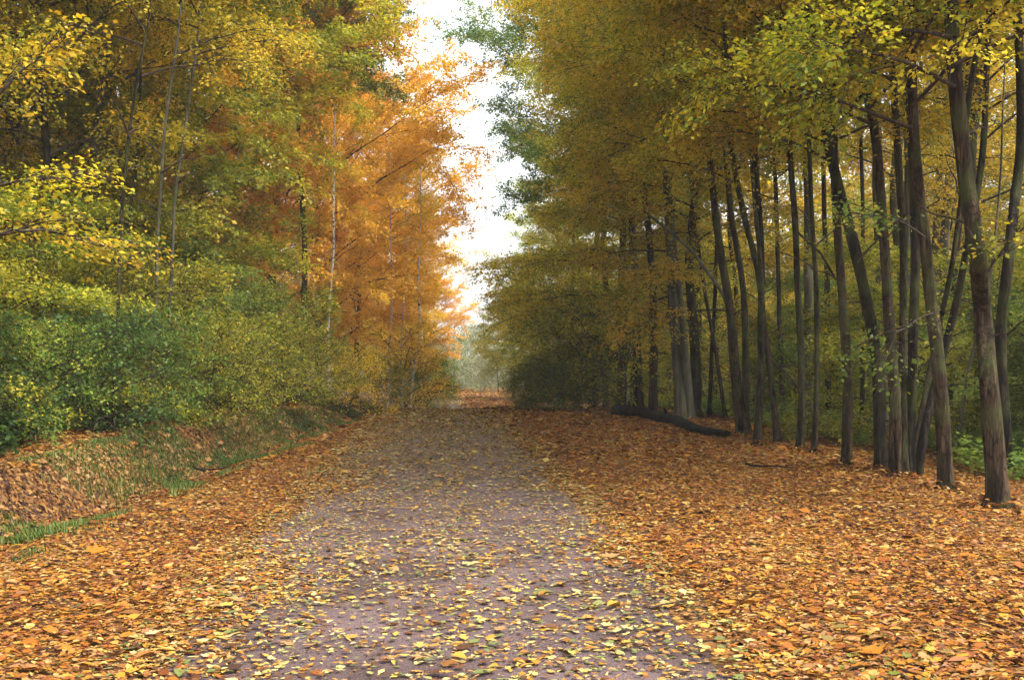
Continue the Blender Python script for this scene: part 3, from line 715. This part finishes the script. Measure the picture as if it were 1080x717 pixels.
# woods behind the right row
cnt = 0
lbls = {'near': 'thin brown trunk standing in the wood behind the right-hand row', 'far': 'distant tree in the deep part of the right-hand wood'}
rr = random.Random(8)
pts = []
tries = 0
while len(pts) < 54 and tries < 5000:
    tries += 1
    y = rr.uniform(13, 75); x = rr.uniform(8.8, 8.8+8+.42*y)
    if x > .62*y+4: continue
    if any((x-a)**2+(y-b)**2 < 2.0**2+.02*y for a, b in pts): continue
    pts.append((x, y))
for (x, y) in pts:
    near = y < 34
    lm = rr.choice([L_OLIVE, L_YELLOW, L_YELLOW, L_YGREEN, L_YGREEN, L_GOLD])
    e = tree(x, y, rr.uniform(2.6, 5.5) if near else rr.uniform(1.5, 4), C_THIN if near else C_FAR+C_THIN, lm, lbls['near' if near else 'far'],
         name='woodland_tree', group='trees in the right-hand wood, '+('nearer' if near else 'deeper'), sc=rr.uniform(.8, 1.1), thin=(rr.random() < .6), bark=rr.choice([B_BROWN, B_DARK, B_MOSSY, B_GREY]), rng=rr)
    BACK.append((e, lm, 'tree', x, y))
# understorey saplings and shrubs behind the row
k = 0; shr = []
rr = random.Random(21)
while k < 30:
    y = rr.uniform(11, 34); x = rr.uniform(8.4, 9.5+.35*y)
    if x > .60*y+3 or any((x-a)**2+(y-b)**2 < 1.5 for a, b in shr): continue
    shr.append((x, y)); k += 1
    e = empty('shrub', (x, y, gz(x, y)), 'green understorey shrub growing behind the right-hand row of trunks', 'shrub', 'understorey shrubs behind the right-hand row')
    b, l = rr.choice(C_SHRUB+C_LAYER[:1]); rz = rr.uniform(0, 6); s = rr.uniform(.55, 1.05)
    child_copy(b, e, (0, 0, 0), rz, s, None, 'stems'); lm = rr.choice([L_GREEN, L_YGREEN, L_YGREEN, L_GREEN]); child_copy(l, e, (0, 0, 0), rz, s, lm, 'foliage'); BACK.append((e, lm, 'shrub', x, y))

# ------------------------------------------------------------------ left side
rl = random.Random(17)
def bush(px, py, depth, s, crowns, lm, lab, name='bush', k=0, group=None):
    p = at(px, py, depth); x, y = float(p[0]), float(p[1])
    e = empty(name, (x, y, gz(x, y)), lab, 'bush', group)
    b, l = crowns[k % len(crowns)]; rz = rl.uniform(0, 6)
    child_copy(b, e, (0, 0, -.05), rz, s, None, 'stems'); child_copy(l, e, (0, 0, -.05), rz, s, lm, 'foliage')
LB = 'bushes along the top of the left bank'
for k, a in enumerate([
    (-60, 455, 12.0, .75, C_DENSE, L_DGREEN, 'dark green bramble mound at the left edge on the bank top'),
    (30, 450, 13.0, .62, C_DENSE, L_GREEN, 'green bramble mound just in from the left edge'),
    (98, 446, 14.3, .75, C_DENSE, L_DGREEN, 'darkest green bush, left third of the bank'),
    (172, 442, 16, .62, C_SHRUB, L_GREEN, 'plain green bush low on the bank beside the darkest bush'),
    (222, 440, 17.5, .62, C_SHRUB, L_YGREEN, 'broad lime-tinged bush in the middle of the left bank'),
    (258, 437, 20, .68, C_SHRUB, L_YGREEN, 'arching yellow-green bush where the leafy bank narrows'),
    (290, 434, 22.5, .68, C_SHRUB, L_YGREEN, 'green and yellow bush left of the brightest shrub'),
    (328, 432, 25.5, .68, C_SHRUB, L_YGREEN, 'bright lime-green shrub with upright shoots by the bank end'),
    (368, 432, 28, .66, C_SHRUB, L_GOLD, 'lime and yellow shrub below the left birch'),
    (400, 430, 31.0, .62, C_SHRUB, L_OLIVE, 'brownish low shrub between lime shrub and golden bush'),
    (424, 428, 32.0, .95, C_SHRUB, L_GOLD, 'golden yellow bush under the right birch'),
    (436, 428, 42.0, .8, C_SHRUB, L_GOLD, 'second golden bush just behind the golden yellow one'),
    (446, 428, 50.0, 1.1, C_DENSE, L_GREEN, 'rounded green bush at the left lip of the misty gap'),
    (452, 426, 60.0, 1.2, C_DENSE, L_GREEN, 'farthest green bush on the left before the mist'),
    (10, 400, 15.5, .95, C_SHRUB, L_OLIVE, 'tall olive bush behind the left edge brambles'),
    (110, 400, 16.5, .9, C_SHRUB, L_YGREEN, 'tall lime-tinted bush behind the darkest bush'),
    (180, 400, 19.0, 1.0, C_SHRUB, L_YGREEN, 'tall yellow-green bush behind the middle of the bank'),
    (250, 400, 23.0, 1.0, C_SHRUB, L_GREEN, 'tall leafy green bush behind the broad lime-tinged bush'),
    (300, 400, 27.0, 1.05, C_SHRUB, L_OLIVE, 'tall olive bush left of the left birch')]):
    bush(*a, k=k, group=LB)
for (x, y, bz, crs, lm, lab, s, rz) in [
    (-7.0, 11.5, .6, C_LAYER, L_YGREEN, 'layered yellow-green hornbeam sapling by the left edge', .72, 0.2),
    (-6.6, 15.5, .5, C_LAYER, L_YGREEN, 'low hornbeam with flat green-gold sprays over the dark bush', .72, -.3),
    (-7.4, 19.5, .8, C_LAYER, L_OLIVE, 'olive hornbeam with flat sprays left of the middle', .95, .1),
    (-6.6, 24.0, .8, C_LAYER, L_GREEN, 'green layered sapling beside the lime shrub', .8, .0)]:
    tree(x, y, bz, crs, lm, lab, name='sapling', sc=s, rz=rz, rng=rl, thin=True, tr=False)

# taller trees near the left edge
e = row_tree('thick grey mottled trunk forking high up at upper left',
         [([(97, 400), (97, 300), (98, 215), (101, 150), (110, 90), (108, 30)], 17, 12), ([(101, 150), (112, 105), (128, 60), (140, 10)], 8, 7)],
         19.0, B_GREY, L_GOLD, C_TALL, 40, crown_z=5.5, csc=1.0, crz=0)
row_tree('dark trunk beside the left edge at upper left', [([(52, 400), (54, 250), (48, 150), (42, 60)], 11, 9)], 17.0, B_DARK, L_YELLOW, C_TALL, 41, crown_z=4.5, csc=.9, crz=0)
row_tree('slender curved pole rising to the right at upper left', [([(120, 400), (127, 220), (138, 130), (150, 60), (160, 0)], 5, 3)], 14.5, B_MOSSY, L_YELLOW, C_THIN, 42, crown_z=5.0, csc=.7, crz=0)
row_tree('long thin pale pole left of the slanting one', [([(160, 400), (166, 230), (175, 130), (188, 40), (192, 0)], 4.5, 3)], 16, B_GREY, L_YELLOW, C_THIN, 43, crown_z=5.6, csc=.7, crz=0)
row_tree('long thin pale pole slanting to the right', [([(172, 400), (186, 200), (198, 110), (208, 40), (212, 0)], 4.5, 3)], 17, B_GREY, L_GOLD, C_THIN, 44, crown_z=6, csc=.7, crz=0)
row_tree('dark stem bending between pale poles and grey trunk', [([(140, 400), (133, 240), (146, 170), (150, 90), (147, 30)], 5, 3)], 18, B_DARK, L_YELLOW, C_THIN, 45, crown_z=6, csc=.7, crz=0)
# birches
BG = 'white-barked birches on the left'
for k, (pts, w, D, lab) in enumerate([([(346, 402), (346, 360), (348, 315), (351, 270), (352, 215)], 4.2, 31, 'short straight white birch stem above the lime shrub'),
    ([(409, 405), (410, 372), (412, 345), (414, 300), (412, 250)], 3.4, 37, 'small white birch stem between the other two birches'),
    ([(432, 420), (438, 378), (443, 350), (441, 300), (443, 240)], 3.8, 40, 'crooked leaning white birch above the golden bush'),
    ([(424, 400), (424, 360), (426, 320), (428, 250)], 3, 42, 'thinnest pale birch pole left of the crooked birch')]):
    row_tree(lab, [(pts, w, w*.6)], D, B_BIRCH, L_GOLD, C_THIN, 50+k, crown_z=5.0, csc=.42, crz=0, group=BG, top=8.5, cname='birch_tree')

# overhanging tree just out of the frame on the left
e = row_tree('tree at the left edge whose yellow spray reaches into the picture', [([(-60, 460), (-62, 300), (-70, 100)], 18, 12)], 9.5, B_BROWN, L_YELLOW, C_TALL, 60, crown_z=5.2, csc=.6, crz=0,
         limbs=[((-61, 260), (110, 245), 1.2, .025, dict(nsec=11, ntw=6, twl=.5, up=.1, sag=.12, flat=.12, leafy=1.3)),
                ((-62, 230), (60, 180), 1.5, .03, dict(nsec=9, ntw=6, twl=.5, up=.1, sag=.1, flat=.14)),
                ((-62, 200), (60, 40), .5, .03, dict(nsec=9, ntw=6, twl=.5, up=.1, flat=.2))])

for (x, y, bz, crs, lm, lab, s, rz, nm) in [
    (-8.6, 15.0, 2.4, C_THIN, L_YELLOW, 'yellow-green maple filling the upper left corner', .95, 0, 'maple_tree'),
    (-8.4, 21.0, 2.4, C_FAN, L_YGREEN, 'wide yellow-green beech right of the thin poles', .78, 0, 'beech_tree'),
    (-7.8, 26.0, 2.3, C_FAN, L_OLIVE, 'yellow-olive tree in front of the orange beeches', .85, .3, 'maple_tree'),
    (-7.6, 30.0, 3.0, C_FAN, L_ORANGE, 'orange beech with dark rising branches on the left', .88, 0, 'beech_tree'),
    (-5.6, 35.5, 2.2, C_FAN, L_ORANGE, 'biggest orange beech spreading towards the sky gap', .92, -.3, 'beech_tree'),
    (-4.0, 31.0, 8.8, C_FAN, L_PINE, 'green oak crown topping the orange beeches on the left', .60, 0, 'oak_tree'),
    (-4.9, 43.0, 2.0, C_FAN, L_ORANGE, 'glowing orange beech beyond the biggest one', .88, .4, 'beech_tree'),
    (-4.2, 53.0, 1.8, C_FAN, L_ORANGE, 'pale orange beech far along the left side', .85, .1, 'beech_tree'),
    (-3.9, 66.0, 1.4, C_FAN, L_GOLD, 'farthest golden tree at the left lip of the sky gap', .80, 0, 'beech_tree'),
    (-1.3, 86.0, 2.3, C_FAN, L_ORANGE, 'small orange tree arching over the far end of the path', .56, 0, 'beech_tree'),
    (-6.5, 80.0, .6, C_FAN, L_OLIVE, 'hazy olive tree on the left before the mist', .7, 0, 'beech_tree')]:
    tree(x, y, bz, crs, lm, lab, name=nm, sc=s, rz=rz, rng=rl, bark=B_BROWN if 'orange' in lab else B_MOSSY)
pts = []; tries = 0
rl = random.Random(31)
while len(pts) < 50 and tries < 6000:
    tries += 1
    y = rl.uniform(15, 80); x = -rl.uniform(10.5, 12+8+.38*y)
    if -x > .52*y+4: continue
    if any((x-a)**2+(y-b)**2 < 2.1**2+.02*y for a, b in pts): continue
    pts.append((x, y))
for (x, y) in pts:
    near = y < 36
    lm = rl.choice([L_YELLOW, L_YGREEN, L_YELLOW, L_YGREEN, L_OLIVE, L_GOLD])
    e = tree(x, y, rl.uniform(1.5, 4.0), C_THIN if near else C_FAR+C_THIN, lm,
         'slim yellowing tree standing in the left-hand wood behind the bushes' if near else 'distant yellow tree deep in the left-hand wood',
         name='woodland_tree', group='trees in the left-hand wood, '+('nearer' if near else 'deeper'), sc=rl.uniform(.8, 1.05), thin=rl.random() < .7, bark=rl.choice([B_BROWN, B_DARK, B_MOSSY, B_GREY]), rng=rl)
    BACK.append((e, lm, 'tree', x, y))
k = 0; shr = []
while k < 22:
    y = rl.uniform(15, 42); x = -rl.uniform(8.5, 10+.36*y)
    if -x > .50*y+3 or any((x-a)**2+(y-b)**2 < 2.5 for a, b in shr): continue
    shr.append((x, y)); k += 1
    e = empty('shrub', (x, y, gz(x, y)), 'leafy understorey shrub growing behind the bushes of the left bank', 'shrub', 'understorey shrubs in the left-hand wood')
    b, l = rl.choice(C_SHRUB+C_LAYER[:1]); rz = rl.uniform(0, 6); s = rl.uniform(.9, 1.5)
    child_copy(b, e, (0, 0, 0), rz, s, None, 'stems'); lm = rl.choice([L_GREEN, L_YGREEN, L_OLIVE, L_YELLOW]); child_copy(l, e, (0, 0, 0), rz, s, lm, 'foliage'); BACK.append((e, lm, 'shrub', x, y))

# ------------------------------------------------------------------ trees at the misty end of the path
rf = random.Random(77)
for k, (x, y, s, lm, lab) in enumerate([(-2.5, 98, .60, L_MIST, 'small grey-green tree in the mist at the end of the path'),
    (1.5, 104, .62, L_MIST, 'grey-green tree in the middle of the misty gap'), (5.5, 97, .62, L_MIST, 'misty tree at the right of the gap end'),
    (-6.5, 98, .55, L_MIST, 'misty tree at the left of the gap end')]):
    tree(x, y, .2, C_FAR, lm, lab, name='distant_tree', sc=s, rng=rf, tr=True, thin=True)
def wood_mass(name, ang0, ang1, r0, r1, n, zmax, mat, label, seed):
    rng = np.random.default_rng(seed)
    m = n//60
    a = rng.uniform(ang0, ang1, m); r = rng.uniform(r0, r1, m); cx = np.sin(a)*r; cyy = np.cos(a)*r
    cz = ground_z(cx, cyy)+zmax*rng.uniform(0, 1, m)**1.1*(.75+.25*np.sin(a*37)*np.sin(a*17+1))
    idx = np.repeat(np.arange(m), 60); q = rng.normal(0, 1, (len(idx), 3))*np.array([1.3, 1.3, .55])
    c = np.stack([cx, cyy, cz], -1)[idx]+q; nn = len(c)
    c[:, 2] = np.maximum(c[:, 2], ground_z(c[:, 0], c[:, 1])+.05)
    D = rng.normal(0, 1, (nn, 3)); D /= np.linalg.norm(D, axis=1, keepdims=True); N = rng.normal(0, .6, (nn, 3))+[0, 0, .8]
    W = np.cross(N, D); W /= np.linalg.norm(W, axis=1, keepdims=True)+1e-9
    s = .30*np.exp(rng.normal(0, .25, nn))[:, None]
    V = np.stack([c-D*s*.5, c+W*s*.32, c+D*s*.5, c-W*s*.32], 1).reshape(-1, 3)
    i = np.arange(nn)[:, None]*4
    o = build(name, V, [i+np.array([[0, 1, 2, 3]])], mat, attrs={'lr': np.repeat(rng.uniform(0, 1, nn), 4), 'cl': np.repeat(rng.uniform(0, 1, m)[idx], 4)})
    tag(o, label, 'distant woodland', kind='stuff')
wood_mass('distant_woodland', R_(-45), R_(-9), 72, 105, 110000, 12, L_YELLOW, 'far yellow woodland closing the view on the left', 1)
wood_mass('distant_woodland', R_(8), R_(42), 68, 100, 120000, 13, L_YGREEN, 'far yellow-green woodland closing the view on the right', 2)
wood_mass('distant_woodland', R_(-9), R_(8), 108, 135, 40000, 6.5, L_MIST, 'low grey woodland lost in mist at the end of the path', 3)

# ------------------------------------------------------------------ fallen log, sticks, ground plants
A = on_ground(650, 438); B = on_ground(772, 464)
mid = (A+B)/2
lg = empty('fallen_log', (mid[0], mid[1], gz(mid[0], mid[1])), 'long black wet fallen log lying beside the row of trees', 'log')
o0 = np.array(lg.location)
P = []
for t in np.linspace(0, 1, 9):
    q = A*(1-t)+B*t; q[2] = gz(q[0], q[1])+.13-.03*t+.03*math.sin(t*7); q[0] += 0.12*math.sin(t*5)+.04*math.sin(t*13); P.append(q-o0)
trunk_mesh(P, np.interp(np.linspace(0, 1, 9), [0, .15, .7, 1], [.15, .16, .125, .06]), B_LOG, lg, seed=71, flare=.15, name='log_trunk', sides=18)
for k, (t, hh) in enumerate([(.22, .25), (.38, .2), (.62, .14)]):
    q = np.array(P[int(t*8)])
    trunk_mesh([q+[0, 0, .1], q+[-.04, -.05, .15+hh*.3], q+[-.07, -.08, .15+hh*.6]], [.045, .035, .02], B_LOG, lg, seed=80+k, flare=.2, name='branch_stub', sides=8, K=6)
for V0, nm in ((P[0], 'cut_end'), (P[-1], 'cut_end')):
    pass
sticks = [((205, 497), (243, 494), 'thin dark stick lying at the foot of the left bank'), ((786, 492), (838, 497), 'dark twig lying on the leaves below the row'),
          ((250, 694), (300, 686), 'pale twig lying on the left side of the path'), ((690, 648), (742, 640), 'pale curved twig on the right side of the path near the viewer'),
          ((596, 622), (640, 612), 'short twig at the right edge of the path')]
for k, (a, b, lab) in enumerate(sticks):
    p, q = on_ground(*a), on_ground(*b); K = 7; g_ = np.random.default_rng(k+5)
    Pp = np.array([p*(1-t)+q*t for t in np.linspace(0, 1, K)]); Pp[:, :2] += g_.normal(0, .02, (K, 2)); Pp[:, 2] = [gz(v[0], v[1])+.045 for v in Pp]
    c = Pp[K//2].copy()
    V, F = tubes((Pp-c)[None], np.linspace(.012, .005, K)[None]*(1.5 if k < 2 else .55), 6)
    o = build('fallen_twig', V, [F], B_LOG if k < 2 else B_TWIG, smooth_=True); o.location = c; tag(o, lab, 'twig', 'fallen twigs on the ground')
# low green plants: behind the row and on the bank top
def ground_cover(name, x, y, hmax, mat, label, rng, size=.07, per=7):
    n = len(x); z = ground_z(x, y)
    idx = np.repeat(np.arange(n), per); m = len(idx)
    hh = rng.uniform(.2, 1, n)*hmax
    c = np.stack([x[idx]+rng.normal(0, .09, m), y[idx]+rng.normal(0, .09, m), z[idx]+.02+hh[idx]*rng.uniform(.1, 1, m)], -1)
    D = rng.normal(0, 1, (m, 3)); D[:, 2] *= .3; D /= np.linalg.norm(D, axis=1, keepdims=True); N = rng.normal(0, .35, (m, 3))+[0, 0, 1]
    W = np.cross(N, D); W /= np.linalg.norm(W, axis=1, keepdims=True); s = size*np.exp(rng.normal(0, .25, m))[:, None]
    V = np.stack([c-D*s*.5, c+W*s*.36, c+D*s*.5, c-W*s*.36], 1).reshape(-1, 3); i = np.arange(m)[:, None]*4
    o = build(name, V, [i+np.array([[0, 1, 2, 3]])], mat, attrs={'lr': np.repeat(rng.uniform(0, 1, m), 4), 'cl': np.repeat(n2d(x, y, .9, 6)[idx], 4)})
    tag(o, label, 'ground cover', kind='stuff')
rg = np.random.default_rng(9)
n = 26000; y = rg.uniform(9, 45, n); x = 7.4+rg.uniform(0, 1, n)**1.2*(4+.35*y)+.3*np.sin(y*1.3)
k = (n2d(x, y, .8, 3) > .38) & in_view(x, y); ground_cover('ground_cover', x[k], y[k], .55, L_GREEN, 'bright green low plants on the woodland floor behind the right-hand trunks', rg)
n = 26000; y = rg.uniform(6, 40, n); x = foot(y)-1.75-rg.uniform(0, 1, n)**1.3*7+.35*np.sin(y*1.7)
k = (n2d(x, y, .9, 2) > .30) & in_view(x, y); ground_cover('ground_cover', x[k], y[k], .5, L_DGREEN, 'dark ivy and bramble leaves along the top of the left bank', rg, size=.075)

# ------------------------------------------------------------------ labels of the woodland trees: colour, landmark in front of them, order in depth
LAND = [(-200, 'beyond the left edge'), (30, 'above the left edge brambles'), (85, 'above the darkest left bush'), (115, 'behind the grey mottled trunk'), (180, 'behind the thin pale poles'), (240, 'behind the middle of the left bank'),
        (300, 'behind the arching bush'), (340, 'left of the straight birch'), (385, 'between straight and crooked birches'), (430, 'behind the crooked birch'), (500, 'by the misty gap'),
        (600, 'behind the beeches over the path'), (670, 'behind the left end of the log'), (735, 'behind the pale twin beech'), (790, 'behind the leaning multi-stemmed tree'), (830, 'behind the V-forked tree'),
        (875, 'behind the pair of thin stems'), (915, 'behind the single brown tree'), (960, 'behind the big dark clump'), (1000, 'behind the tree with flared foot'), (1040, 'left of the thickest trunk'), (1080, 'behind the thickest trunk'), (9999, 'beyond the right edge')]
NAMES = {'leaves_yellow': 'yellow', 'leaves_gold': 'golden', 'leaves_orange': 'orange', 'leaves_bronze': 'copper-brown', 'leaves_olive': 'olive', 'leaves_yellow_green': 'lime-green', 'leaves_green': 'green'}
ORD = ['nearest', 'second nearest', 'third nearest', 'fourth nearest', 'fifth nearest', 'sixth nearest', 'seventh nearest', 'eighth nearest', 'ninth nearest', 'tenth nearest', 'eleventh nearest', 'farthest']
Rinv = CR.T; byk = {}
for (e, lm, what, x, y) in BACK:
    q = Rinv @ np.array([x, y, 0.0]); px = CX+F_PX*q[0]/-q[2]
    side = [n_ for a_, n_ in LAND if px <= a_][0]
    byk.setdefault((NAMES[lm.name], what, side), []).append((y, e))
for (c, what, side), lst in byk.items():
    lst.sort(key=lambda v: v[0])
    for k, (y, e) in enumerate(lst):
        w_ = 'woodland tree' if what == 'tree' else 'understorey shrub'
        e['label'] = f"{c} {w_} {side}" + ('' if len(lst) == 1 else f", {ORD[min(k, 11)]} of {'two' if len(lst) == 2 else 'several'}")

# ------------------------------------------------------------------ haze
hz = bpy.data.materials.new('haze_air'); hz.use_nodes = True; hn = hz.node_tree; hn.nodes.clear()
pv = hn.nodes.new('ShaderNodeVolumePrincipled'); pv.inputs['Density'].default_value = .0006; pv.inputs['Color'].default_value = (.93, .95, .97, 1); pv.inputs['Anisotropy'].default_value = 0.0
ho = hn.nodes.new('ShaderNodeOutputMaterial'); hn.links.new(pv.outputs[0], ho.inputs['Volume'])
x0, x1, y0, y1, z0, z1 = -720, 720, -320, 1020, -4.5, 32
V = np.array([(x, y, z) for x in (x0, x1) for y in (y0, y1) for z in (z0, z1)])
Fq = np.array([(0, 1, 3, 2), (4, 6, 7, 5), (0, 4, 5, 1), (2, 3, 7, 6), (0, 2, 6, 4), (1, 5, 7, 3)])
hb = build('haze', V, [Fq], hz); hb['kind'] = 'stuff'; hb['label'] = 'thin pale autumn mist filling the wood'; hb['category'] = 'haze'
